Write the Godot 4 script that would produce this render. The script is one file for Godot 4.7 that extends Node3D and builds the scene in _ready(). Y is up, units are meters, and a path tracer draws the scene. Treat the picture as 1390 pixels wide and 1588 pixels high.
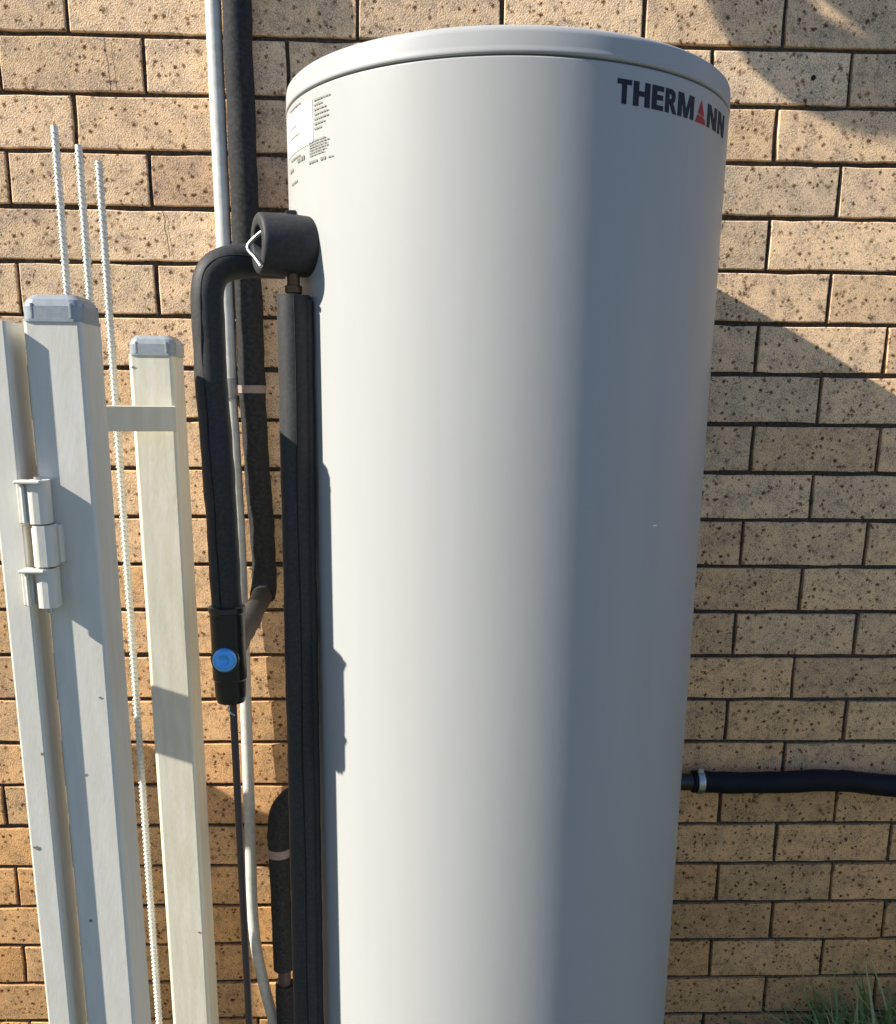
extends Node3D
# A grey upright water heater before a speckled brick wall, with lagged pipes and a steel gate post on its left.
# The wall's face is the plane z = 0; y = 0 is the bed joint near the top of the picture; the ground lies at GROUND.

const GROUND := -1.93
const BRICK := 0.2321
const COURSE := 0.086
const AX := Vector3(-0.2525, 0, 0.3310)   # the heater's axis
const RB := 0.2908                         # radius of its body
const SUN := Vector3(3.75, -2.64, -1.0)     # the way sunlight travels

var rng := RandomNumberGenerator.new()
var names := {}
var M := {}


func lin(r: float, g: float, b: float) -> Color:
	return Color(r, g, b).linear_to_srgb()


# ---------------------------------------------------------------- nodes
func numbered(called: String) -> String:
	var n: int = names.get(called, 0)
	names[called] = n + 1
	return called if n == 0 else "%s_%03d" % [called, n]


func mesh_of(st: SurfaceTool, mat: Material, normals := true, tangents := false) -> ArrayMesh:
	if normals:
		st.generate_normals()
	if tangents:
		st.generate_tangents()
	var m := st.commit()
	m.surface_set_material(0, mat)
	return m


func part(called: String, st: SurfaceTool, mat: Material, parent: Node, normals := true, tangents := false) -> MeshInstance3D:
	var o := MeshInstance3D.new()
	o.mesh = mesh_of(st, mat, normals, tangents)
	o.name = called
	parent.add_child(o, true)
	return o


func thing(called: String, label: String, category: String, group := "") -> Node3D:
	var o := Node3D.new()
	o.name = numbered(called)
	add_child(o, true)
	tag(o, label, category, group)
	return o


func tag(o: Node, label: String, category: String, group := "") -> void:
	o.set_meta("label", label)
	o.set_meta("category", category)
	if group:
		o.set_meta("group", group)


func solo(called: String, st: SurfaceTool, mat: Material, label: String, category: String, group := "") -> MeshInstance3D:
	var o := part(numbered(called), st, mat, self)
	tag(o, label, category, group)
	return o


func structure(called: String, st: SurfaceTool, mat: Material, label: String, kind := "structure") -> MeshInstance3D:
	var o := part(numbered(called), st, mat, self)
	o.set_meta("kind", kind)
	o.set_meta("label", label)
	return o


# ---------------------------------------------------------------- shapes
func begin() -> SurfaceTool:
	var st := SurfaceTool.new()
	st.begin(Mesh.PRIMITIVE_TRIANGLES)
	return st


func tri(st: SurfaceTool, a: Vector3, b: Vector3, c: Vector3) -> void:  # a, b, c counterclockwise seen from outside
	st.add_vertex(a)
	st.add_vertex(c)
	st.add_vertex(b)


func quad(st: SurfaceTool, a: Vector3, b: Vector3, c: Vector3, d: Vector3) -> void:
	tri(st, a, b, c)
	tri(st, a, c, d)


func rounded(w: float, d: float, r: float, n := 4) -> PackedVector2Array:  # counterclockwise in (x, -z)
	var out := PackedVector2Array()
	for q in 4:
		var c := Vector2([w, -w, -w, w][q] * 0.5, [d, d, -d, -d][q] * 0.5) - Vector2([r, -r, -r, r][q], [r, r, -r, -r][q])
		for i in n + 1:
			var a := PI / 2 * (q + float(i) / n)
			out.append(c + Vector2(cos(a), sin(a)) * r)
	return out


func prism(st: SurfaceTool, outline: PackedVector2Array, t: Transform3D, h0: float, h1: float, top := 1.0, caps := true) -> void:
	# outline in (x, -z) of t, standing from h0 to h1
	var n := outline.size()
	for i in n:
		st.set_smooth_group(-1 if i % (n / 4) == n / 4 - 1 else 1 + i / (n / 4))
		var a := outline[i]
		var b := outline[(i + 1) % n]
		quad(st, t * Vector3(a.x, h0, -a.y), t * Vector3(b.x, h0, -b.y), t * Vector3(b.x * top, h1, -b.y * top), t * Vector3(a.x * top, h1, -a.y * top))
	if caps:
		st.set_smooth_group(-1)
		for i in range(1, n - 1):
			tri(st, t * Vector3(outline[0].x * top, h1, -outline[0].y * top), t * Vector3(outline[i].x * top, h1, -outline[i].y * top), t * Vector3(outline[i + 1].x * top, h1, -outline[i + 1].y * top))
			tri(st, t * Vector3(outline[0].x, h0, -outline[0].y), t * Vector3(outline[i + 1].x, h0, -outline[i + 1].y), t * Vector3(outline[i].x, h0, -outline[i].y))


func box(st: SurfaceTool, c: Vector3, size: Vector3, bevel := 0.001, turn := Basis()) -> void:
	var t := Transform3D(turn, c)
	var r := minf(bevel, minf(size.x, size.z) * 0.45)
	var o := rounded(size.x, size.z, r, 2)
	var s := 1.0 - 2.0 * r / maxf(size.x, size.z)
	prism(st, o, t, -size.y / 2 + r, size.y / 2 - r, 1.0, false)
	var inner := rounded(size.x - 2 * r, size.z - 2 * r, r * 0.2, 2)
	var n := o.size()
	st.set_smooth_group(-1)
	for i in n:
		var j := (i + 1) % n
		for e in [1.0, -1.0]:
			var y0: float = e * (size.y / 2 - r)
			var y1: float = e * size.y / 2
			var a := t * Vector3(o[i].x, y0, -o[i].y)
			var b := t * Vector3(o[j].x, y0, -o[j].y)
			var c2 := t * Vector3(inner[j].x, y1, -inner[j].y)
			var d := t * Vector3(inner[i].x, y1, -inner[i].y)
			if e > 0:
				quad(st, a, b, c2, d)
			else:
				quad(st, b, a, d, c2)
	st.set_smooth_group(-1)
	for i in range(1, n - 1):
		for e in [1.0, -1.0]:
			var y1: float = e * size.y / 2
			var a := t * Vector3(inner[0].x, y1, -inner[0].y)
			var b := t * Vector3(inner[i].x, y1, -inner[i].y)
			var c2 := t * Vector3(inner[i + 1].x, y1, -inner[i + 1].y)
			if e > 0:
				tri(st, a, b, c2)
			else:
				tri(st, a, c2, b)


func smooth(points: Array, step := 0.012) -> PackedVector3Array:  # a smooth curve through the points
	var c := Curve3D.new()
	c.bake_interval = step
	var n := points.size()
	for i in n:
		var p: Vector3 = points[i]
		var before: Vector3 = points[maxi(i - 1, 0)]
		var after: Vector3 = points[mini(i + 1, n - 1)]
		var d := (after - before).normalized()
		var la := (p - before).length() * 0.33
		var lb := (after - p).length() * 0.33
		c.add_point(p, -d * la, d * lb)
	return c.get_baked_points()


func tube(st: SurfaceTool, pts: PackedVector3Array, radius: float, sides := 20, wobble := 0.0, seed_at := 0, radii := PackedFloat32Array()) -> void:
	var noise := FastNoiseLite.new()
	noise.seed = seed_at
	noise.frequency = 16.0
	var n := pts.size()
	var rings := []
	var up := Vector3(0.31, 0.2, 0.93)
	for i in n:
		var d := (pts[mini(i + 1, n - 1)] - pts[maxi(i - 1, 0)]).normalized()
		var u := (up - d * up.dot(d)).normalized()
		up = u
		var v := d.cross(u)
		var ring := PackedVector3Array()
		for k in sides:
			var a := TAU * k / sides
			var out := u * cos(a) + v * sin(a)
			var r := radii[i] if radii.size() else radius
			var p := pts[i] + out * r
			if wobble:
				p += out * wobble * noise.get_noise_3dv(p)
			ring.append(p)
		rings.append(ring)
	st.set_smooth_group(1)
	for i in n - 1:
		for k in sides:
			var j := (k + 1) % sides
			quad(st, rings[i][k], rings[i][j], rings[i + 1][j], rings[i + 1][k])
	st.set_smooth_group(-1)
	for k in sides:
		var j := (k + 1) % sides
		tri(st, pts[0], rings[0][j], rings[0][k])
		tri(st, pts[n - 1], rings[n - 1][k], rings[n - 1][j])


func line(a: Vector3, b: Vector3, step := 0.03) -> PackedVector3Array:
	var out := PackedVector3Array()
	var n := maxi(1, int(ceil((b - a).length() / step)))
	for i in n + 1:
		out.append(a.lerp(b, float(i) / n))
	return out


func beside(pts: PackedVector3Array, r: float, side: Vector3) -> PackedVector3Array:  # a slightly wandering line on the surface of a tube
	var out := PackedVector3Array()
	for i in pts.size():
		var d := (pts[mini(i + 1, pts.size() - 1)] - pts[maxi(i - 1, 0)]).normalized()
		var s := side + Vector3(0.04 * sin(i * 0.37), 0, 0)
		out.append(pts[i] + (s - d * s.dot(d)).normalized() * r)
	return out


func lathe(st: SurfaceTool, profile: Array, t: Transform3D, sides := 48, creases := true) -> void:
	# profile of Vector2(radius, height) from the top down; turned about t's y
	for i in profile.size() - 1:
		var p: Vector2 = profile[i]
		var q: Vector2 = profile[i + 1]
		st.set_smooth_group(i + 2 if creases else 1)
		for k in sides:
			var a := TAU * k / sides
			var b := TAU * (k + 1) / sides
			var pa := t * Vector3(sin(a) * p.x, p.y, cos(a) * p.x)
			var pb := t * Vector3(sin(b) * p.x, p.y, cos(b) * p.x)
			var qa := t * Vector3(sin(a) * q.x, q.y, cos(a) * q.x)
			var qb := t * Vector3(sin(b) * q.x, q.y, cos(b) * q.x)
			if p.x < 1e-6:
				tri(st, pa, qa, qb)
			elif q.x < 1e-6:
				tri(st, pa, qa, pb)
			else:
				quad(st, pa, qa, qb, pb)


func along(d: Vector3, at: Vector3) -> Transform3D:  # y axis along d
	var y := d.normalized()
	var x := y.cross(Vector3(0.13, 0.4, 0.9)).normalized()
	return Transform3D(Basis(x, y, x.cross(y)), at)


func on_tank(phi: float, y: float, proud := 0.0) -> Vector3:  # phi in degrees from straight ahead, positive to the right
	var a := deg_to_rad(phi)
	return AX + Vector3(sin(a) * (RB + proud), y, cos(a) * (RB + proud))


func bent(st: SurfaceTool, phi0: float, phi1: float, y0: float, y1: float, proud: float, tilt := 0.0) -> void:
	# a patch lying on the heater, y1 above y0
	var n := maxi(1, int(ceil(absf(phi1 - phi0) / 1.5)))
	st.set_smooth_group(1)
	for i in n:
		var a := lerpf(phi0, phi1, float(i) / n)
		var b := lerpf(phi0, phi1, float(i + 1) / n)
		quad(st, on_tank(a, y0, proud), on_tank(b, y0, proud), on_tank(b, y1, proud), on_tank(a, y1, proud))


# ---------------------------------------------------------------- materials
func plain(r: float, g: float, b: float, rough: float, metal := 0.0, spec := 0.5) -> StandardMaterial3D:
	var m := StandardMaterial3D.new()
	m.albedo_color = lin(r, g, b)
	m.roughness = rough
	m.metallic = metal
	m.metallic_specular = spec
	return m


func noise_map(seed_at: int, freq: float, octaves: int, low: Color, high: Color, size := 512, stretch := false) -> NoiseTexture2D:
	var n := FastNoiseLite.new()
	n.seed = seed_at
	n.frequency = freq
	n.fractal_octaves = octaves
	var t := NoiseTexture2D.new()
	t.width = size
	t.height = size
	t.seamless = true
	t.noise = n
	var g := Gradient.new()
	g.set_color(0, low)
	g.set_color(1, high)
	t.color_ramp = g
	return t


func bumps(seed_at: int, freq: float, octaves: int, strength: float, size := 512) -> NoiseTexture2D:
	var n := FastNoiseLite.new()
	n.seed = seed_at
	n.frequency = freq
	n.fractal_octaves = octaves
	var t := NoiseTexture2D.new()
	t.width = size
	t.height = size
	t.seamless = true
	t.noise = n
	t.as_normal_map = true
	t.bump_strength = strength
	return t


func skin(m: StandardMaterial3D, scale: Vector3, albedo: Texture2D, normal: Texture2D = null, normal_scale := 1.0) -> StandardMaterial3D:
	m.uv1_triplanar = true
	m.uv1_world_triplanar = true
	m.uv1_scale = scale
	if albedo:
		m.albedo_texture = albedo
	if normal:
		m.normal_enabled = true
		m.normal_texture = normal
		m.normal_scale = normal_scale
	return m


func brick_material() -> StandardMaterial3D:
	const N := 1024
	var g := RandomNumberGenerator.new()
	g.seed = 71
	var grain := FastNoiseLite.new()
	grain.seed = 3
	grain.frequency = 0.17
	grain.fractal_octaves = 3
	var cloud := FastNoiseLite.new()
	cloud.seed = 9
	cloud.frequency = 0.012
	cloud.fractal_octaves = 3
	var drag := FastNoiseLite.new()
	drag.seed = 12
	drag.frequency = 0.12
	drag.fractal_octaves = 3
	var dark := PackedFloat32Array()
	dark.resize(N * N)
	for s in 5200:  # iron spots burnt into the clay
		var cx := g.randi_range(0, N - 1)
		var cy := g.randi_range(0, N - 1)
		var big := g.randf()
		var r := 1.1 + 1.7 * g.randf() + (1.5 + 6.5 * g.randf() if big > 0.77 else 0.0)
		var depth := g.randf_range(0.3, 1.0) * (0.75 if r < 3.0 else 1.0)
		var squash := g.randf_range(0.6, 1.0)
		var a := g.randf() * PI
		var e := int(ceil(r * 1.7))
		for dy in range(-e, e + 1):
			for dx in range(-e, e + 1):
				var u := (dx * cos(a) + dy * sin(a)) / r
				var v := (-dx * sin(a) + dy * cos(a)) / (r * squash)
				var x := (cx + dx + N) % N
				var y := (cy + dy + N) % N
				var d := sqrt(u * u + v * v) + 0.55 * grain.get_noise_2d(x * 0.8, y * 0.8)
				var w := clampf((1.0 - d) * 1.35, 0.0, 1.0) * depth
				if w > dark[y * N + x]:
					dark[y * N + x] = w
	var colour := PackedByteArray()
	colour.resize(N * N * 3)
	var height := PackedByteArray()
	height.resize(N * N)
	for y in N:
		for x in N:
			var i := y * N + x
			var n := grain.get_noise_2d(x, y)
			var c := cloud.get_noise_2d(x, y)
			var d := drag.get_noise_2d(x * 0.9 + y * 0.7, (y - x) * 0.35)
			var w := dark[i]
			var blot := clampf((cloud.get_noise_2d(x * 3.1 + 400.0, y * 3.1) - 0.12) * 1.9, 0.0, 0.42) * (0.55 + 0.9 * n)
			var v := 0.93 + 0.36 * n + 0.15 * c - maxf(blot, 0.0) * 0.36
			colour[i * 3] = int(255.0 * clampf(lerpf(v, 0.33, w), 0.0, 1.0))
			colour[i * 3 + 1] = int(255.0 * clampf(lerpf(v - 0.015 * c, 0.265, w), 0.0, 1.0))
			colour[i * 3 + 2] = int(255.0 * clampf(lerpf(v - 0.05 * c - 0.12 * maxf(blot, 0.0), 0.22, w), 0.0, 1.0))
			height[i] = int(clampf(128.0 + 100.0 * n + 24.0 * d - 40.0 * w, 0.0, 255.0))
	var m := StandardMaterial3D.new()
	m.albedo_texture = ImageTexture.create_from_image(Image.create_from_data(N, N, false, Image.FORMAT_RGB8, colour))
	var h := Image.create_from_data(N, N, false, Image.FORMAT_L8, height)
	h.convert(Image.FORMAT_RGBA8)
	h.bump_map_to_normal_map(1.6)
	m.normal_enabled = true
	m.normal_texture = ImageTexture.create_from_image(h)
	m.normal_scale = 1.0
	m.roughness = 0.92
	m.metallic_specular = 0.25
	m.vertex_color_use_as_albedo = true
	return m


func make_materials() -> void:
	M.brick = brick_material()
	M.mortar = skin(plain(0.13, 0.105, 0.08, 0.95), Vector3.ONE * 4.0, noise_map(4, 0.05, 4, Color(0.6, 0.6, 0.6), Color(1, 1, 1)), bumps(5, 0.08, 3, 6.0), 1.0)
	M.tank = skin(plain(0.358, 0.365, 0.364, 0.36, 0.0, 0.34), Vector3(3.2, 0.22, 3.2), noise_map(21, 0.02, 5, Color(0.986, 0.985, 0.981), Color(1, 1, 1)), bumps(22, 0.25, 2, 0.35), 0.08)
	M.lid = skin(plain(0.352, 0.362, 0.364, 0.45, 0.0, 0.3), Vector3.ONE * 2.0, noise_map(23, 0.015, 4, Color(0.98, 0.98, 0.98), Color(1, 1, 1)), null)
	M.groove = plain(0.10, 0.10, 0.10, 0.8)
	M.ink = plain(0.016, 0.02, 0.032, 0.6, 0.0, 0.3)
	M.red_ink = plain(0.36, 0.03, 0.03, 0.6, 0.0, 0.3)
	M.print = plain(0.20, 0.195, 0.175, 0.6)
	M.sticker = plain(0.86, 0.87, 0.88, 0.45)
	M.foam = skin(plain(0.042, 0.044, 0.047, 0.6, 0.0, 0.4), Vector3.ONE * 9.0, noise_map(31, 0.03, 4, Color(0.72, 0.72, 0.72), Color(1, 1, 1)), bumps(32, 0.12, 4, 3.0), 0.25)
	M.foam_old = skin(plain(0.045, 0.047, 0.049, 0.8, 0.0, 0.3), Vector3.ONE * 7.0, noise_map(33, 0.03, 4, Color(0.6, 0.6, 0.6), Color(1, 1, 1)), bumps(34, 0.09, 4, 5.0), 0.2)
	M.black_plastic = skin(plain(0.012, 0.012, 0.013, 0.35), Vector3.ONE * 6.0, noise_map(35, 0.05, 3, Color(0.8, 0.8, 0.8), Color(1, 1, 1)), null)
	M.black_hole = plain(0.006, 0.006, 0.006, 0.9)
	M.hose = skin(plain(0.010, 0.012, 0.017, 0.55, 0.0, 0.3), Vector3.ONE * 8.0, noise_map(36, 0.04, 3, Color(0.7, 0.7, 0.7), Color(1, 1, 1)), bumps(37, 0.1, 3, 3.0), 0.5)
	M.blue = plain(0.09, 0.42, 0.90, 0.22)
	M.steel = plain(0.42, 0.42, 0.41, 0.42, 1.0)
	M.brass = plain(0.14, 0.10, 0.06, 0.55, 1.0)
	M.conduit = skin(plain(0.62, 0.64, 0.63, 0.45), Vector3.ONE * 3.0, noise_map(41, 0.03, 4, Color(0.85, 0.84, 0.8), Color(1, 1, 1)), null)
	M.grey_plastic = plain(0.24, 0.245, 0.25, 0.5)
	M.tape = skin(plain(0.36, 0.28, 0.25, 0.6), Vector3.ONE * 12.0, noise_map(42, 0.04, 3, Color(0.75, 0.75, 0.75), Color(1, 1, 1)), null)
	M.silver_tape = skin(plain(0.055, 0.055, 0.055, 0.5), Vector3.ONE * 12.0, noise_map(43, 0.05, 3, Color(0.6, 0.6, 0.6), Color(1, 1, 1)), bumps(44, 0.1, 3, 5.0), 0.8)
	M.drain = plain(0.075, 0.05, 0.045, 0.55)
	M.paint = skin(plain(0.635, 0.625, 0.575, 0.5), Vector3(5, 0.8, 5), noise_map(51, 0.022, 5, Color(0.955, 0.95, 0.93), Color(1, 1, 1)), bumps(52, 0.12, 3, 1.2), 0.10)
	M.cream = skin(plain(0.68, 0.665, 0.575, 0.55), Vector3(6, 0.7, 6), noise_map(53, 0.02, 4, Color(0.93, 0.92, 0.88), Color(1, 1, 1)), bumps(54, 0.12, 3, 1.5), 0.12)
	M.cap = skin(plain(0.30, 0.335, 0.36, 0.38), Vector3.ONE * 9.0, noise_map(55, 0.02, 4, Color(0.88, 0.89, 0.9), Color(1, 1, 1)), bumps(56, 0.1, 3, 2.0), 0.12)
	M.white_bar = skin(plain(0.74, 0.74, 0.70, 0.55), Vector3(10, 3, 10), noise_map(57, 0.04, 3, Color(0.8, 0.8, 0.78), Color(1, 1, 1)), null)
	M.concrete = skin(plain(0.33, 0.32, 0.29, 0.9), Vector3.ONE * 1.5, noise_map(61, 0.02, 5, Color(0.7, 0.7, 0.7), Color(1, 1, 1)), bumps(62, 0.06, 4, 5.0), 0.8)
	M.soil = skin(plain(0.12, 0.12, 0.098, 0.95), Vector3.ONE * 0.7, noise_map(63, 0.015, 5, Color(0.55, 0.75, 0.45), Color(1, 0.95, 0.85)), bumps(64, 0.05, 4, 6.0), 1.0)
	M.timber = skin(plain(0.26, 0.2, 0.13, 0.85), Vector3(2, 9, 9), noise_map(65, 0.03, 4, Color(0.6, 0.6, 0.6), Color(1, 1, 1)), null)
	M.rust = plain(0.20, 0.16, 0.11, 0.85)
	M.fence = plain(0.56, 0.61, 0.56, 0.5)
	M.garden_hose = plain(0.05, 0.16, 0.06, 0.5)
	var leaf := plain(1, 1, 1, 0.6, 0.0, 0.3)
	leaf.vertex_color_use_as_albedo = true
	leaf.cull_mode = BaseMaterial3D.CULL_DISABLED
	leaf.backlight_enabled = true
	leaf.backlight = lin(0.03, 0.06, 0.015)
	M.leaf = leaf


# ---------------------------------------------------------------- the scene
func _ready() -> void:
	rng.seed = 2024
	var cam := Camera3D.new()
	cam.name = "camera"
	add_child(cam)
	cam.transform = Transform3D(Basis.from_euler(Vector3(-0.24236921, -0.03326967, 0.00996892), EULER_ORDER_YXZ), Vector3(-0.37013775, -0.56231622, 1.75712453))
	cam.near = 0.05
	cam.far = 300.0
	cam.set_frustum(0.05 * 1588.0 / 1500.0, Vector2(0, 0.05 * 195.0 / 1500.0), 0.05, 300.0)
	cam.current = true

	var sky := ProceduralSkyMaterial.new()
	sky.sky_top_color = Color(0.28, 0.385, 0.57)
	sky.sky_horizon_color = Color(0.62, 0.68, 0.75)
	sky.sky_curve = 0.16
	sky.ground_bottom_color = Color(0.25, 0.25, 0.18)
	sky.ground_horizon_color = Color(0.62, 0.66, 0.68)
	sky.sky_energy_multiplier = 1.0
	sky.ground_energy_multiplier = 0.7
	var env := Environment.new()
	env.background_mode = Environment.BG_SKY
	env.sky = Sky.new()
	env.sky.sky_material = sky
	env.tonemap_mode = Environment.TONE_MAPPER_LINEAR
	env.tonemap_exposure = 2.08
	env.sdfgi_enabled = true
	env.ssao_enabled = true
	env.ssil_enabled = true
	var we := WorldEnvironment.new()
	we.name = "daylight"
	we.environment = env
	add_child(we)

	var sun := DirectionalLight3D.new()
	sun.name = "sun"
	sun.light_energy = 1.6
	sun.light_color = Color(1.0, 0.967, 0.91)
	sun.light_angular_distance = 0.5
	sun.shadow_enabled = true
	add_child(sun)
	sun.look_at_from_position(Vector3(0, 3, 0), Vector3(0, 3, 0) + SUN, Vector3.UP)

	make_materials()
	build_ground()
	build_wall()
	build_heater()
	build_valve_and_pipes()
	build_wall_pipes()
	build_fence()
	build_beyond()
	build_boundary()
	build_grass()


func build_ground() -> void:
	var st := begin()
	var n := 14
	for i in n:
		for j in n:
			var a := Vector3(-70 + 140.0 * i / n, GROUND, -60 + 140.0 * j / n)
			var s := 140.0 / n
			quad(st, a + Vector3(0, 0, s), a + Vector3(s, 0, s), a + Vector3(s, 0, 0), a)
	structure("ground", st, M.soil, "dry grassy soil along the foot of the brick wall")
	st = begin()
	box(st, Vector3(-0.25, GROUND + 0.025, 0.345), Vector3(0.68, 0.05, 0.63), 0.006)
	structure("path", st, M.concrete, "concrete slab under the water heater")


func brick_shape(st: SurfaceTool, x0: float, x1: float, y0: float, y1: float, z: float, tint: Color, rough := true) -> void:
	# a brick whose face is a little uneven, with rounded arrises
	var nx := 6 if rough else 1
	var uv0 := Vector2(rng.randf(), rng.randf())
	var outer := []
	var face := []
	var back := []
	var b := 0.0015
	for side in 4:
		var m := nx if side % 2 == 0 else 2
		if not rough:
			m = 1
		for i in m:
			var f := float(i) / m
			var p: Vector2 = [Vector2(lerpf(x0, x1, f), y0), Vector2(x1, lerpf(y0, y1, f)), Vector2(lerpf(x1, x0, f), y1), Vector2(x0, lerpf(y1, y0, f))][side]
			var w := 0.0011 if rough else 0.0
			var q := p + Vector2(rng.randf_range(-w, w), rng.randf_range(-w, w))
			var inn := q + Vector2(signf((x0 + x1) / 2 - p.x) * (b if absf(p.x - x0) < 0.001 or absf(p.x - x1) < 0.001 else 0.0), signf((y0 + y1) / 2 - p.y) * (b if absf(p.y - y0) < 0.001 or absf(p.y - y1) < 0.001 else 0.0))
			outer.append(Vector3(q.x, q.y, z - b * 0.75))
			face.append(Vector3(inn.x, inn.y, z + (rng.randf_range(-0.0003, 0.0003) if rough else 0.0)))
			back.append(Vector3(q.x, q.y, -0.03))
	var centre := Vector3((x0 + x1) / 2, (y0 + y1) / 2, z + 0.0004)
	var n := outer.size()
	st.set_color(tint)
	var vert := func(p: Vector3) -> void:
		st.set_uv(uv0 + Vector2(p.x + p.z, -p.y + p.z) / 0.55)
		st.add_vertex(p)
	for i in n:
		var j := (i + 1) % n
		st.set_smooth_group(1)
		for p in [centre, face[j], face[i]]:
			vert.call(p)
		st.set_smooth_group(-1)
		for t in [[face[i], outer[i], outer[j]], [face[i], outer[j], face[j]]]:
			vert.call(t[0])
			vert.call(t[2])
			vert.call(t[1])
		st.set_smooth_group(2)
		for t in [[outer[i], back[i], back[j]], [outer[i], back[j], outer[j]]]:
			vert.call(t[0])
			vert.call(t[2])
			vert.call(t[1])


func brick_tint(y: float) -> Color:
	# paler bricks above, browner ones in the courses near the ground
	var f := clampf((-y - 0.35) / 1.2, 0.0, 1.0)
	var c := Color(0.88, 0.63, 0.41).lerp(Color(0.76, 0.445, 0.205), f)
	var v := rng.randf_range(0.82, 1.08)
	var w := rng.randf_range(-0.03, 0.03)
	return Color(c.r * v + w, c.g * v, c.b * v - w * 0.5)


func build_wall() -> void:
	var offs := [-0.0031, -0.001, -0.0028, -0.0024, -0.0002, -0.0013, -0.0055, -0.0001, 0.0011, 0.0032, -0.0022, -0.0003, -0.0024, 0.0011, -0.0039, -0.001, -0.0028, -0.0005, 0.0048, 0.0071, 0.0037, 0.0085, 0.0]
	var wall := thing("brick_wall", "wall of speckled tan bricks with dark raked joints behind the heater", "wall")
	var st := begin()
	box(st, Vector3(-0.2, -0.45, -0.059), Vector3(9.0, 2.96, 0.1), 0.002)
	part("mortar", st, M.mortar, wall)
	var rest := begin()
	var gap := 0.0078
	for c in range(-10, 24):
		var top := -(c - 1) * COURSE
		var shift: float = offs[clampi(c, 0, 22)] + (0.0 if posmod(c, 2) == 0 else BRICK * 0.5)
		for j in range(-19, 18):
			var x := j * BRICK + shift
			var ga := gap * rng.randf_range(0.75, 1.1)
			var near := c >= 0 and c <= 22 and j >= -6 and j <= 3
			var z := rng.randf_range(-0.0012, 0.0012)
			if near:
				st = begin()
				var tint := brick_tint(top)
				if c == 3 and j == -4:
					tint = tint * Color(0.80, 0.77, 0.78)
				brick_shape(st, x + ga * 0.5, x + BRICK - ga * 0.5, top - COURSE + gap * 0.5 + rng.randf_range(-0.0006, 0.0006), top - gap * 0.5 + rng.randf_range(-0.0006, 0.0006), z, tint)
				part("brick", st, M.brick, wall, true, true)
			else:
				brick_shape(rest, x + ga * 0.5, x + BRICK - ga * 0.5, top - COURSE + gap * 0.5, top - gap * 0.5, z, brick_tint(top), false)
	var far := part("brickwork", rest, M.brick, wall, true, true)
	far.set_meta("kind", "stuff")
	st = begin()
	lathe(st, [Vector2(0, 0.0022), Vector2(0.0036, 0.002), Vector2(0.0045, -0.002)], along(Vector3(0, 0, 1), Vector3(0.284, -0.041, 0)), 12)
	part("nail_hole", st, M.black_hole, wall)
	# hairline cracks in two of the bricks
	for cr in [[Vector2(-0.8745, -0.004), 0.078], [Vector2(-0.795, -0.264), 0.07]]:
		st = begin()
		var p: Vector2 = cr[0]
		var n := 9
		var xs := []
		for i in n + 1:
			xs.append(p.x + rng.randf_range(-0.002, 0.002) + 0.006 * i / n)
		for i in n:
			var ya: float = p.y - cr[1] * i / n
			var yb: float = p.y - cr[1] * (i + 1) / n
			var wd := 0.0006
			quad(st, Vector3(xs[i + 1] - wd, yb, 0.0022), Vector3(xs[i + 1] + wd, yb, 0.0022), Vector3(xs[i] + wd, ya, 0.0022), Vector3(xs[i] - wd, ya, 0.0022))
		part("crack", st, M.mortar, wall)


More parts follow.
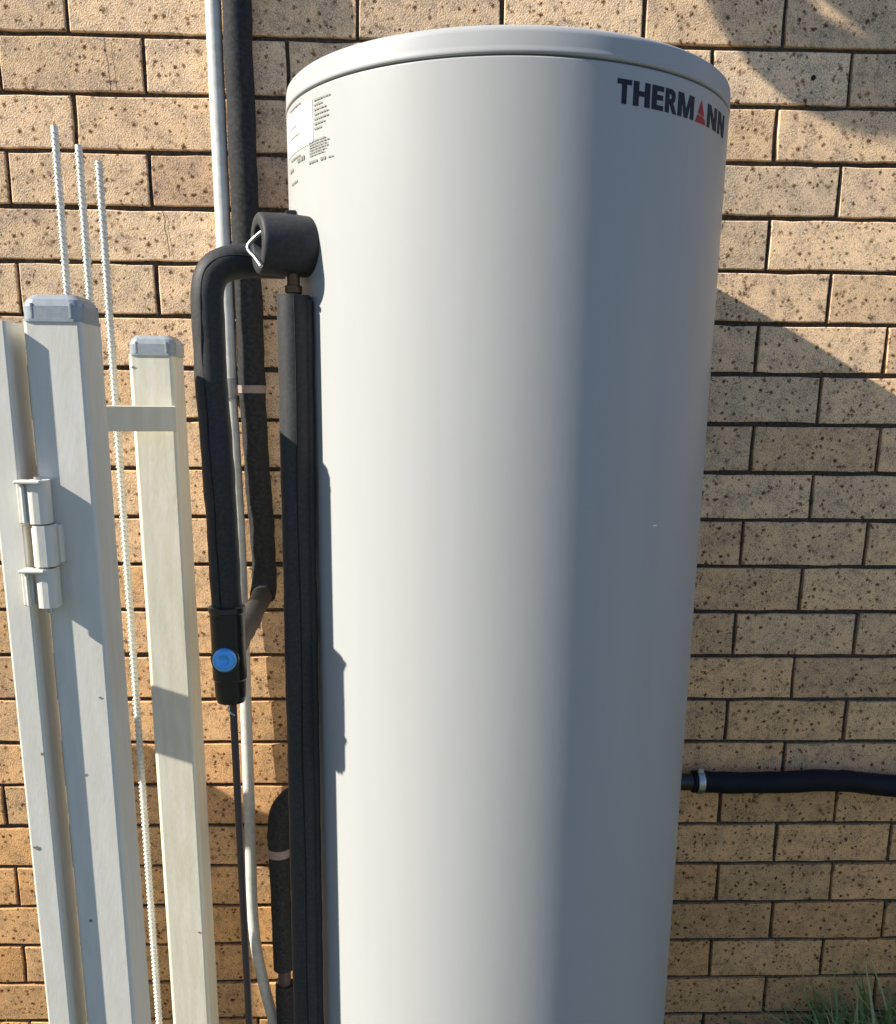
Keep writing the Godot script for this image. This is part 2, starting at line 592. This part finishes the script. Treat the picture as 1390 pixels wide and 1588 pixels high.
func build_heater() -> void:
	var heater := thing("water_heater", "tall pale grey cylindrical water heater standing against the brick wall", "water heater")
	var at := Transform3D(Basis(), AX)
	var st := begin()
	lathe(st, [Vector2(0, -0.2098), Vector2(0.2890, -0.2098), Vector2(0.2902, -0.2100), Vector2(RB, -0.2108), Vector2(RB, -0.2118), Vector2(RB, -0.2135), Vector2(RB, -0.25), Vector2(RB, -0.6), Vector2(RB, -1.1), Vector2(RB, -1.5), Vector2(RB, -1.84), Vector2(RB, -1.858), Vector2(RB, -1.86), Vector2(0.28, -1.878), Vector2(0, -1.878)], at, 160, false)
	part("body", st, M.tank, heater)
	st = begin()
	lathe(st, [Vector2(0, -0.174), Vector2(0.24, -0.1765), Vector2(0.279, -0.1785), Vector2(0.2868, -0.1798), Vector2(0.2898, -0.1826), Vector2(0.2906, -0.187), Vector2(0.2906, -0.1990), Vector2(0.2910, -0.2018), Vector2(0.2915, -0.2040), Vector2(0.2914, -0.2062), Vector2(0.2905, -0.2074), Vector2(0.2880, -0.2077), Vector2(0, -0.206)], at, 160, false)
	part("lid", st, M.lid, heater)
	st = begin()
	lathe(st, [Vector2(0.2884, -0.2065), Vector2(0.2884, -0.2105)], at, 120)
	part("groove", st, M.groove, heater)

	# brand lettering, bent round the body
	var font := SystemFont.new()
	font.font_names = PackedStringArray(["Droid Sans"])
	font.font_weight = 700
	var bold := FontVariation.new()
	bold.base_font = font
	bold.variation_embolden = 0.55
	var word := "THERMANN"
	var starts := [19.7, 23.8, 28.9, 32.9, 37.1, 44.0, 49.6, 56.4]
	var ends := [23.3, 28.3, 32.3, 36.7, 43.1, 48.7, 55.2, 62.0]
	for i in word.length():
		var mat: Material = M.red_ink if i == 5 else M.ink
		st = begin()
		var polys := []
		if i == 5:
			polys = [[Vector2(0.20, 0.40), Vector2(0.55, 0.385), Vector2(0.84, 0.32), Vector2(0.5, 1.0)], [Vector2(0.0, 0.0), Vector2(1.0, 0.0), Vector2(0.88, 0.24), Vector2(0.55, 0.31), Vector2(0.16, 0.32)]]
			st.set_smooth_group(-1)
			for p in polys:
				for k in range(1, p.size() - 1):
					var v := []
					for q in [p[0], p[k], p[k + 1]]:
						v.append(on_tank(lerpf(starts[i], ends[i], q.x), -0.2490 + 0.0243 * q.y, 0.0006))
					tri(st, v[0], v[1], v[2])
			part("brand_letter", st, mat, heater).set_meta("label", "red letter A shaped as a split triangle")
			continue
		var tm := TextMesh.new()
		tm.font = bold
		tm.text = word[i]
		tm.font_size = 64
		tm.pixel_size = 0.001
		tm.depth = 0.002
		tm.curve_step = 2.0
		var arr := tm.get_mesh_arrays()
		var vs: PackedVector3Array = arr[Mesh.ARRAY_VERTEX]
		var ix: PackedInt32Array = arr[Mesh.ARRAY_INDEX]
		var lo := Vector3.ONE * 1e9
		var hi := -lo
		for v in vs:
			lo = lo.min(v)
			hi = hi.max(v)
		st.set_smooth_group(-1)
		for k in ix.size() / 3:
			for q in 3:
				var v := vs[ix[k * 3 + q]]
				var f := (v - lo) / (hi - lo)
				st.add_vertex(on_tank(lerpf(starts[i], ends[i], f.x), -0.2490 + 0.0243 * f.y, -0.0004 + 0.001 * f.z))
		part("brand_letter", st, mat, heater)

	st = begin()
	bent(st, 37.2, 38.6, -0.7142, -0.7130, 0.0005)
	part("scratch", st, M.sticker, heater)

	# rating sticker and the small print beside and below it
	st = begin()
	bent(st, -76.5, -56.3, -0.2675, -0.2205, 0.0007)
	var label := part("rating_label", st, M.sticker, heater)
	label.set_meta("label", "white sticker among small print near the lid")
	st = begin()
	var runs := func(phi0: float, phi1: float, y: float, h: float) -> void:  # a line of print too small to read: short dark runs
		var p := phi0
		while p < phi1:
			var w := rng.randf_range(0.35, 1.3)
			bent(st, p, minf(p + w, phi1), y - h * 0.5, y + h * 0.5, 0.0011)
			p += w + rng.randf_range(0.15, 0.3)
	for k in 7:
		runs.call(-55.4, -55.4 + [7.0, 3.6, 5.2, 6.2, 6.4, 4.6, 3.2][k], -0.2235 - 0.0051 * k, 0.0019)
	for k in 6:
		runs.call(-58.2, -50.4 + [0.0, 1.2, 0.6, 0.8, 0.0, -0.7][k], -0.2665 - 0.0030 * k, 0.0013)
	runs.call(-58.6, -54.4, -0.2885, 0.0026)
	runs.call(-53.0, -50.8, -0.2885, 0.0034)
	runs.call(-49.8, -47.6, -0.2890, 0.0014)
	runs.call(-72.0, -63.0, -0.2175, 0.0018)
	runs.call(-71.0, -66.0, -0.2390, 0.0022)
	runs.call(-71.5, -63.5, -0.2500, 0.0026)
	runs.call(-72.0, -64.0, -0.2740, 0.0022)
	runs.call(-66.0, -61.0, -0.2790, 0.0052)
	runs.call(-74.0, -70.0, -0.2850, 0.0040)
	runs.call(-72.0, -66.5, -0.3010, 0.0028)
	part("small_print", st, M.print, heater).set_meta("kind", "stuff")


func build_valve_and_pipes() -> void:
	var a := deg_to_rad(-60.5)
	var out := Vector3(sin(a), 0, cos(a))
	var across := Vector3(cos(a), 0, -sin(a))
	# big lagged relief valve at the heater's shoulder
	var v := thing("relief_valve", "thick black foam-lagged relief valve on the heater's left shoulder with a silver lever", "valve")
	var root := AX + Vector3(0, -0.3815, 0) + out * (RB - 0.02) + Vector3(-0.005, 0, 0)
	out = Vector3(sin(deg_to_rad(-67.0)), 0, cos(deg_to_rad(-67.0)))
	across = Vector3(cos(deg_to_rad(-67.0)), 0, -sin(deg_to_rad(-67.0)))
	var length := 0.078
	var st := begin()
	lathe(st, [Vector2(0.0200, length - 0.024), Vector2(0.0205, length - 0.0015), Vector2(0.0225, length), Vector2(0.0325, length), Vector2(0.0350, length - 0.002), Vector2(0.0357, length - 0.006), Vector2(0.0362, 0.03), Vector2(0.0352, 0.012), Vector2(0.031, 0.004), Vector2(0.02, 0.0), Vector2(0, 0)], along(out, root), 56, false)
	part("foam_sleeve", st, M.foam, v)
	st = begin()
	lathe(st, [Vector2(0, length - 0.022), Vector2(0.0203, length - 0.022)], along(out, root), 40)
	part("recess", st, M.black_hole, v)
	st = begin()
	var tip := root + out * length
	tube(st, smooth([tip + across * 0.010 + Vector3(0, 0.012, 0) - out * 0.004, tip + across * 0.004 + Vector3(0, 0.003, 0) + out * 0.006, tip + across * 0.002 + Vector3(0, -0.006, 0) + out * 0.012, tip + across * 0.012 + Vector3(0, -0.018, 0) + out * 0.006, tip + across * 0.024 + Vector3(0, -0.029, 0) + out * 0.002], 0.003), 0.0027, 10)
	part("lever", st, M.steel, v)
	st = begin()
	box(st, root + out * 0.034 + Vector3(0, 0.0375, 0), Vector3(0.014, 0.006, 0.012), 0.0015)
	part("tab", st, M.black_plastic, v)
	st = begin()
	var below := Vector3(-0.5235, 0, 0.484)
	lathe(st, [Vector2(0.0, -0.41), Vector2(0.0085, -0.41), Vector2(0.0085, -0.428), Vector2(0.0115, -0.429), Vector2(0.0115, -0.437), Vector2(0.009, -0.438), Vector2(0.009, -0.447), Vector2(0.0, -0.447)], Transform3D(Basis(), below), 6)
	part("brass_union", st, M.brass, v)

	# lagged pipe that drops straight down the heater's left side
	var p := thing("lagged_pipe", "thick black lagged pipe dropping straight down the heater's left edge below the relief valve", "pipe", "foam-lagged pipes beside the heater")
	st = begin()
	tube(st, line(Vector3(-0.5240, -0.440, 0.485), Vector3(-0.5350, GROUND + 0.05, 0.485), 0.02), 0.0208, 26, 0.0012, 5)
	part("lagging", st, M.foam, p)
	st = begin()
	tube(st, line(Vector3(-0.5060, -0.446, 0.4900), Vector3(-0.5165, GROUND + 0.05, 0.4900), 0.02), 0.0060, 14, 0.0012, 6)
	part("lagging_lip", st, M.foam, p)

	st = begin()
	tube(st, beside(line(Vector3(-0.5240, -0.442, 0.485), Vector3(-0.5350, GROUND + 0.05, 0.485), 0.02), 0.0206, Vector3(0.15, 0, 1)), 0.0011, 6)
	part("seam", st, M.black_hole, p)

	# lagged pipe that bends out of the valve to the left and down to the tempering valve
	p = thing("lagged_pipe", "black lagged pipe bending out left of the relief valve and down to the blue-capped valve", "pipe", "foam-lagged pipes beside the heater")
	st = begin()
	var bend := smooth([Vector3(-0.540, -0.3955, 0.438), Vector3(-0.580, -0.3960, 0.448), Vector3(-0.607, -0.4000, 0.460), Vector3(-0.6245, -0.4120, 0.467), Vector3(-0.6318, -0.432, 0.470), Vector3(-0.6335, -0.47, 0.470), Vector3(-0.6330, -0.55, 0.470), Vector3(-0.6290, -0.68, 0.468), Vector3(-0.6285, -0.77, 0.464), Vector3(-0.6285, -0.848, 0.461)], 0.01)
	tube(st, bend, 0.0205, 28, 0.0016, 8)
	part("lagging", st, M.foam, p)

	st = begin()
	tube(st, beside(bend, 0.0203, Vector3(-0.25, 0.1, 1)), 0.0011, 6)
	part("seam", st, M.black_hole, p)

	# black valve body with a blue cap
	var t := thing("tempering_valve", "black valve body with round blue cap hanging below the bent lagged pipe", "valve")
	st = begin()
	lathe(st, [Vector2(0, -0.838), Vector2(0.0215, -0.838), Vector2(0.0245, -0.8395), Vector2(0.0252, -0.846), Vector2(0.0236, -0.849), Vector2(0.0232, -0.88), Vector2(0.0232, -0.94), Vector2(0.0216, -0.943), Vector2(0.0212, -0.966), Vector2(0.0188, -0.9745), Vector2(0.008, -0.976), Vector2(0, -0.976)], Transform3D(Basis(), Vector3(-0.6285, 0, 0.461)), 32)
	part("body", st, M.black_plastic, t)
	st = begin()
	var face := Vector3(0.05, 0.12, 1).normalized()
	lathe(st, [Vector2(0, 0.0335), Vector2(0.0068, 0.0338), Vector2(0.0078, 0.0362), Vector2(0.0092, 0.0366), Vector2(0.0128, 0.0350), Vector2(0.0152, 0.0315), Vector2(0.0164, 0.026), Vector2(0.0164, 0.014), Vector2(0, 0.014)], along(face, Vector3(-0.6310, -0.9115, 0.461)), 36, false)
	part("blue_cap", st, M.blue, t)
	st = begin()
	lathe(st, [Vector2(0, 0.024), Vector2(0.0185, 0.024), Vector2(0.0190, 0.02), Vector2(0.0190, 0.0), Vector2(0, 0.0)], along(face, Vector3(-0.6310, -0.9115, 0.461)), 36)
	part("cap_collar", st, M.black_plastic, t)
	st = begin()
	tube(st, smooth([Vector3(-0.6265, -0.974, 0.474), Vector3(-0.630, -0.981, 0.478), Vector3(-0.626, -0.986, 0.479), Vector3(-0.621, -0.990, 0.478)], 0.003), 0.0011, 6)
	part("cable_tie", st, M.conduit, t)

	st = begin()
	tube(st, line(Vector3(-0.6262, -0.972, 0.461), Vector3(-0.6215, GROUND, 0.461), 0.05), 0.0052, 12)
	solo("drain_pipe", st, M.drain, "thin dark brown pipe running from the blue-capped valve to the ground", "pipe")


func build_wall_pipes() -> void:
	# pale conduit up the wall
	var c := thing("conduit", "slim white conduit running up the bricks between the fence and the black wall pipe", "conduit")
	var st := begin()
	tube(st, line(Vector3(-0.6975, 0.86, 0.0158), Vector3(-0.6935, -0.536, 0.0158), 0.05), 0.0128, 24)
	part("upper_tube", st, M.conduit, c)
	st = begin()
	tube(st, line(Vector3(-0.6935, -0.532, 0.0158), Vector3(-0.6930, -0.566, 0.0158), 0.01), 0.0146, 24)
	part("coupling", st, M.grey_plastic, c)
	st = begin()
	tube(st, smooth([Vector3(-0.6930, -0.56, 0.0158), Vector3(-0.6885, -0.80, 0.018), Vector3(-0.6890, -1.10, 0.022), Vector3(-0.6900, -1.40, 0.03), Vector3(-0.6905, -1.54, 0.036), Vector3(-0.6840, -1.62, 0.045), Vector3(-0.668, -1.71, 0.052), Vector3(-0.648, -1.81, 0.055), Vector3(-0.628, GROUND - 0.01, 0.06)], 0.02), 0.0108, 20)
	part("lower_tube", st, M.conduit, c)
	st = begin()
	box(st, Vector3(-0.6735, -0.552, 0.014), Vector3(0.02, 0.02, 0.026), 0.002)
	part("saddle", st, M.tape, c)

	# lagged pipe on the wall, turning forward to the valve
	var p := thing("lagged_pipe", "dark lagged pipe fixed flat on the bricks behind the white conduit, with pinkish tape", "pipe", "foam-lagged pipes beside the heater")
	st = begin()
	tube(st, line(Vector3(-0.6590, 0.86, 0.0245), Vector3(-0.6545, -0.545, 0.0245), 0.02), 0.0226, 26, 0.0026, 11)
	part("lagging", st, M.foam_old, p)
	st = begin()
	tube(st, line(Vector3(-0.6545, -0.5435, 0.0262), Vector3(-0.6545, -0.5565, 0.0262), 0.005), 0.0242, 26, 0.001, 12)
	part("tape_band", st, M.tape, p)
	st = begin()
	tube(st, smooth([Vector3(-0.6545, -0.553, 0.0262), Vector3(-0.6505, -0.70, 0.0262), Vector3(-0.6450, -0.84, 0.0270), Vector3(-0.6445, -0.885, 0.034), Vector3(-0.6445, -0.906, 0.060)], 0.012), 0.0222, 24, 0.0036, 13)
	part("lagging", st, M.foam_old, p)
	st = begin()
	tube(st, smooth([Vector3(-0.6445, -0.902, 0.052), Vector3(-0.6425, -0.908, 0.14), Vector3(-0.636, -0.910, 0.30), Vector3(-0.630, -0.911, 0.452)], 0.015), 0.0178, 22, 0.0026, 14)
	part("forward_run", st, M.silver_tape, p)

	# lower lagged elbow
	p = thing("lagged_pipe", "dark lagged elbow low on the wall, bending down behind the long straight lagged pipe", "pipe", "foam-lagged pipes beside the heater")
	st = begin()
	tube(st, smooth([Vector3(-0.50, -1.268, 0.075), Vector3(-0.56, -1.268, 0.08), Vector3(-0.596, -1.280, 0.08), Vector3(-0.620, -1.306, 0.08), Vector3(-0.6275, -1.345, 0.08), Vector3(-0.628, -1.385, 0.08)], 0.01), 0.0208, 24, 0.0018, 15)
	part("elbow", st, M.foam_old, p)
	st = begin()
	tube(st, line(Vector3(-0.628, -1.383, 0.08), Vector3(-0.628, -1.399, 0.08), 0.005), 0.0216, 24, 0.001, 16)
	part("tape_band", st, M.tape, p)
	st = begin()
	tube(st, line(Vector3(-0.628, -1.395, 0.08), Vector3(-0.6268, -1.638, 0.08), 0.015), 0.0196, 24, 0.0016, 17)
	part("lagging", st, M.foam_old, p)
	st = begin()
	tube(st, line(Vector3(-0.6262, -1.62, 0.08), Vector3(-0.6255, -1.70, 0.08), 0.02), 0.0125, 20)
	part("bare_pipe", st, M.drain, p)
	st = begin()
	tube(st, line(Vector3(-0.6245, -1.672, 0.08), Vector3(-0.6235, GROUND, 0.08), 0.02), 0.0196, 24, 0.0018, 18)
	part("lagging", st, M.foam_old, p)
	st = begin()
	for d in [[-0.003, -1.432], [0.006, -1.462], [-0.004, -1.503], [0.004, -1.545], [-0.002, -1.585]]:
		lathe(st, [Vector2(0, 0.0006), Vector2(0.0026, 0.0006), Vector2(0.0026, -0.003)], along(Vector3(d[0] * 40, 0, 1), Vector3(-0.6275 + d[0], d[1], 0.0998)), 8)
	part("perforations", st, M.black_hole, p).set_meta("kind", "stuff")

	# hose on the right
	var h := thing("hose", "black hose clipped along the shaded bricks, leaving the heater's right side", "hose")
	st = begin()
	tube(st, smooth([Vector3(0.160, -1.2730, 0.034), Vector3(0.21, -1.2745, 0.034), Vector3(0.255, -1.2750, 0.034), Vector3(0.33, -1.2735, 0.035), Vector3(0.42, -1.2700, 0.036), Vector3(0.47, -1.2720, 0.036), Vector3(0.53, -1.2795, 0.036), Vector3(0.60, -1.285, 0.036), Vector3(0.85, -1.29, 0.036), Vector3(1.2, -1.36, 0.036)], 0.015), 0.0212, 24, 0.0026, 21)
	part("tube", st, M.hose, h)
	st = begin()
	tube(st, line(Vector3(-0.02, -1.273, 0.034), Vector3(0.166, -1.273, 0.034), 0.03), 0.0165, 24)
	part("fitting", st, M.black_plastic, h)
	st = begin()
	lathe(st, [Vector2(0.020, 0.0065), Vector2(0.0226, 0.0065), Vector2(0.0232, 0.005), Vector2(0.0232, -0.005), Vector2(0.0226, -0.0065), Vector2(0.020, -0.0065)], along(Vector3(1, -0.02, 0), Vector3(0.1735, -1.2732, 0.034)), 32)
	box(st, Vector3(0.172, -1.2475, 0.040), Vector3(0.012, 0.010, 0.010), 0.0015)
	part("clip", st, M.steel, h)


func post_cap(st: SurfaceTool, at: Vector3, w: float, d: float) -> void:
	var t := Transform3D(Basis(), at)
	prism(st, rounded(w + 0.003, d + 0.003, 0.010), t, -0.003, 0.0, 1.0, true)
	prism(st, rounded(w + 0.001, d + 0.001, 0.012), t, 0.0001, 0.014, 1.0, true)
	prism(st, rounded(w + 0.0005, d + 0.0005, 0.012), t, 0.0141, 0.021, 0.93, true)
	prism(st, rounded((w + 0.0005) * 0.93, (d + 0.0005) * 0.93, 0.011), t, 0.0211, 0.027, 0.80, true)
	for e in [-1.0, 1.0]:  # moulded ribs
		for f in [-0.33, 0.33]:
			box(st, at + Vector3(f * w, 0.009, e * (d * 0.5 - 0.0005)), Vector3(0.0030, 0.017, 0.0030), 0.0006)
			box(st, at + Vector3(e * (w * 0.5 - 0.0005), 0.009, f * d), Vector3(0.0030, 0.017, 0.0030), 0.0006)


func chip(at: Vector3, size: float, seed_at: int) -> SurfaceTool:
	# a small ragged patch where the paint has come off a face that looks towards +z
	var g := RandomNumberGenerator.new()
	g.seed = seed_at
	var st := begin()
	st.set_smooth_group(-1)
	var ring := []
	for i in 11:
		var a := TAU * i / 11.0
		ring.append(at + Vector3(cos(a) * size * g.randf_range(0.5, 1.3), sin(a) * size * g.randf_range(0.3, 0.9), 0.0004))
	for i in 11:
		tri(st, at + Vector3(0, 0, 0.0004), ring[i], ring[(i + 1) % 11])
	return st


func build_fence() -> void:
	# gate post
	var p := thing("fence_post", "large white steel gate post with hinge beside it and grey plastic cap", "post", "capped steel fence posts")
	var st := begin()
	prism(st, rounded(0.0665, 0.074, 0.005), Transform3D(Basis(), Vector3(-0.7872, 0, 0.549)), GROUND - 0.02, -0.4795)
	part("shaft", st, M.paint, p)
	st = begin()
	post_cap(st, Vector3(-0.7872, -0.4785, 0.549), 0.0665, 0.074)
	part("cap", st, M.cap, p)
	for c in [[Vector3(-0.7660, -0.93, 0.5862), 0.0022, 2], [Vector3(-0.8020, -1.24, 0.5862), 0.003, 3]]:
		part("paint_chip", chip(c[0], c[1], c[2]), M.rust, p)
	# post by the wall
	p = thing("fence_post", "cream steel post with grey cap standing nearer the wall, behind the gate post", "post", "capped steel fence posts")
	st = begin()
	prism(st, rounded(0.0690, 0.072, 0.0065), Transform3D(Basis(), Vector3(-0.7800, 0, 0.161)), GROUND - 0.02, -0.5005)
	part("shaft", st, M.cream, p)
	st = begin()
	post_cap(st, Vector3(-0.7785, -0.4995, 0.160), 0.0695, 0.074)
	part("cap", st, M.cap, p)
	for c in [[Vector3(-0.7560, -1.49, 0.1972), 0.0028, 8], [Vector3(-0.8070, -0.52, 0.1972), 0.003, 9]]:
		part("paint_chip", chip(c[0], c[1], c[2]), M.rust, p)
	# tie bar between them
	st = begin()
	var a := Vector3(-0.7440, -0.5965, 0.2040)
	var b := Vector3(-0.885, -0.5965, 0.2565)
	var d := (b - a).normalized()
	box(st, (a + b) * 0.5, Vector3(0.010, 0.0385, (b - a).length()), 0.0015, Basis(Vector3.UP.cross(d), Vector3.UP, d))
	solo("tie_bar", st, M.cream, "short flat steel bar bridging the gap between the two capped posts", "bar")

	# gate
	var g := thing("gate", "white steel gate frame hung on hinges at the left edge of the picture", "gate")
	st = begin()
	prism(st, rounded(0.0315, 0.056, 0.003), Transform3D(Basis(), Vector3(-0.8510, 0, 0.5700)), GROUND + 0.07, -0.482)
	part("stile", st, M.paint, g)
	for y in [-0.56, -1.72]:
		st = begin()
		box(st, Vector3(-1.318, y, 0.5765), Vector3(0.90, 0.04, 0.03), 0.002)
		part("rail", st, M.paint, g)
	var hinge := Node3D.new()
	hinge.name = "hinge"
	g.add_child(hinge)
	st = begin()
	for y in [[-0.684, 0.051, -0.8275], [-0.785, 0.045, -0.8315]]:  # the two folded flaps on the gate's side
		st = begin()
		box(st, Vector3(y[2], y[0], 0.6085), Vector3(0.013, y[1], 0.012), 0.0015)
		box(st, Vector3(y[2] + 0.0015, y[0] - 0.002, 0.6165), Vector3(0.0045, y[1] - 0.004, 0.007), 0.0018)
		box(st, Vector3(y[2] + 0.009, y[0] + y[1] * 0.5 - 0.002, 0.6170), Vector3(0.030, 0.004, 0.014), 0.0012)
		part("gate_leaf", st, M.paint, hinge)
	st = begin()
	box(st, Vector3(-0.8035, -0.735, 0.5920), Vector3(0.020, 0.046, 0.014), 0.0015)
	part("post_leaf", st, M.paint, hinge)
	for k in [[-0.8125, -0.6840, 0.0500, 0.6080, 0.0235], [-0.8100, -0.7352, 0.0485, 0.6075, 0.0255], [-0.8110, -0.7855, 0.0470, 0.6075, 0.0235]]:
		st = begin()
		prism(st, rounded(k[4], 0.034, 0.0085, 3), Transform3D(Basis(Vector3.UP, deg_to_rad(6)), Vector3(k[0], k[1], k[3] - 0.005)), -k[2] * 0.5, k[2] * 0.5)
		part("knuckle", st, M.paint, hinge)
	st = begin()
	tube(st, line(Vector3(-0.8110, -0.655, 0.6075), Vector3(-0.8110, -0.816, 0.6075)), 0.0045, 12)
	part("pin", st, M.steel, hinge)
	# chips and scrapes in the paint
	for c in [[Vector3(-0.8585, -1.128, 0.5984), 0.004, 5], [Vector3(-0.8395, -1.0, 0.5984), 0.003, 7]]:
		part("paint_chip", chip(c[0], c[1], c[2]), M.rust, g)

	# reinforcing bars
	var tops := [[-0.9245, -0.1643, "leftmost and tallest white ribbed steel rod, disappearing behind the gate post's cap"], [-0.8900, -0.1906, "middle white ribbed steel rod of three, rising just right of the tallest rod"], [-0.8611, -0.2129, "shortest white ribbed steel rod, passing behind the tie bar left of the cream post"]]
	for r in tops:
		st = begin()
		var base := Vector3(r[0], GROUND - 0.05, 0.12)
		var top := Vector3(r[0], r[1], 0.12)
		tube(st, line(base, top, 0.1), 0.0052, 12)
		var y := -0.16
		var n := 0
		while y > -1.75:
			if y < r[1] - 0.004:
				var tilt := 0.0022 * (1 if n % 2 == 0 else -1)
				for s in [0.0, PI]:
					var arc := PackedVector3Array()
					for i in 7:
						var w := -1.25 + 2.5 * i / 6.0
						arc.append(Vector3(r[0] + 0.0056 * cos(w + s + 0.5), y + tilt * 0.0 + 0.0016 * w, 0.12 + 0.0056 * sin(w + s + 0.5)))
					tube(st, arc, 0.0014, 5)
			y -= 0.0082
			n += 1
		solo("steel_rod", st, M.white_bar, r[2], "rod", "white ribbed steel rods")


func build_beyond() -> void:
	# things just outside the picture whose shade falls into it
	var st := begin()
	var middle := Vector3(-0.590, 0.942, 0.27)
	for band in [[0.349, 0.228, 14], [0.203, 0.120, 10]]:  # two flat bundles of turns with a gap between them
		var coil := []
		var turns: int = band[2]
		for i in turns * 24 + 1:
			var w := TAU * i / 24.0
			var r: float = lerpf(band[0], band[1], float(i) / (turns * 24)) + 0.003 * sin(w * 0.31 + band[0] * 40.0)
			coil.append(middle + Vector3(cos(w) * r, sin(w) * r, 0.004 * sin(w * 0.77)))
		tube(st, smooth(coil, 0.025), 0.0085, 8)
	var h := thing("garden_hose", "coil of green garden hose hung on the bricks above the heater", "hose")
	part("coil", st, M.garden_hose, h)
	st = begin()
	box(st, Vector3(-0.590, 1.242, 0.142), Vector3(0.10, 0.04, 0.284), 0.004)
	box(st, Vector3(-0.590, 1.182, 0.288), Vector3(0.10, 0.16, 0.008), 0.002)
	part("bracket", st, M.grey_plastic, h)

	st = begin()
	var d := Vector3(1, 0, 0.25).normalized()
	box(st, Vector3(-1.300, -0.845, 0.255), Vector3(0.50, 0.085, 0.03), 0.003, Basis(d, Vector3.UP, d.cross(Vector3.UP)))
	var r := thing("fence_rail", "timber side rail standing left of the cream post", "rail")
	part("rail", st, M.timber, r)
	st = begin()
	box(st, Vector3(-1.48, -1.38, 0.175), Vector3(0.07, 1.14, 0.05), 0.003)
	part("stake", st, M.timber, r)


func build_boundary() -> void:
	# a pale steel gate panel off to the right, full in the sun, which the heater's paint mirrors faintly
	var f := thing("side_panel", "pale ribbed steel panel beyond the right edge of the picture", "fence panel")
	for k in 2:
		var st := begin()
		box(st, Vector3(2.0, GROUND + 1.0, 1.20 + 0.19 * k), Vector3(0.03, 1.9, 0.184), 0.008)
		part("panel", st, M.fence, f)
	for y in [0.02, 1.97]:
		var st := begin()
		box(st, Vector3(2.0, GROUND + y, 1.295), Vector3(0.05, 0.04, 0.42), 0.004)
		part("rail", st, M.fence, f)


func blade(st: SurfaceTool, at: Vector3, lean: Vector3, tall: float, wide: float, droop: float, tint: Color) -> void:
	var side := Vector3(lean.z, 0, -lean.x).normalized()
	if side.length() < 0.5:
		side = Vector3.RIGHT
	var n := 6
	var l := []
	var r := []
	for i in n + 1:
		var f := float(i) / n
		var p := at + Vector3.UP * tall * (f - droop * f * f * 0.5) + lean * tall * (f * f * (0.6 + droop))
		var w := wide * (1.0 - f * 0.93) * (0.7 + 0.6 * f * (1.0 - f))
		l.append(p - side * w)
		r.append(p + side * w)
	st.set_smooth_group(1)
	st.set_color(tint)
	for i in n:
		quad(st, l[i], r[i], r[i + 1], l[i + 1])


func build_grass() -> void:
	var g := RandomNumberGenerator.new()
	g.seed = 5
	var st := begin()
	for i in 1100:
		var at := Vector3(g.randf_range(0.33, 0.85), GROUND, g.randf_range(0.02, 0.24))
		var far := clampf((at.x - 0.30) / 0.16, 0.25, 1.0)
		var a := g.randf() * TAU
		var tint := Color(0.16, 0.28, 0.08).lerp(Color(0.40, 0.42, 0.17), minf(1.0, g.randf() * g.randf() * 1.7))
		blade(st, at, Vector3(cos(a), 0, sin(a)) * g.randf_range(0.1, 0.6), g.randf_range(0.14, 0.38) * far, g.randf_range(0.003, 0.0075), g.randf_range(0.3, 1.5), tint)
	var o := structure("grass", st, M.leaf, "tuft of long green grass at the foot of the wall under the hose", "stuff")
	o.set_meta("category", "grass")
	st = begin()
	for i in 260:
		var at := Vector3(g.randf_range(-1.25, -0.62), GROUND, g.randf_range(0.02, 0.42))
		var a := g.randf() * TAU
		var tint := Color(0.06, 0.11, 0.02).lerp(Color(0.14, 0.15, 0.04), g.randf())
		blade(st, at, Vector3(cos(a), 0, sin(a)) * g.randf_range(0.1, 0.6), g.randf_range(0.08, 0.22), g.randf_range(0.0015, 0.003), g.randf_range(0.1, 0.9), tint)
	o = structure("grass", st, M.leaf, "sparse short grass at the foot of the wall round the fence posts", "stuff")
	o.set_meta("category", "grass")
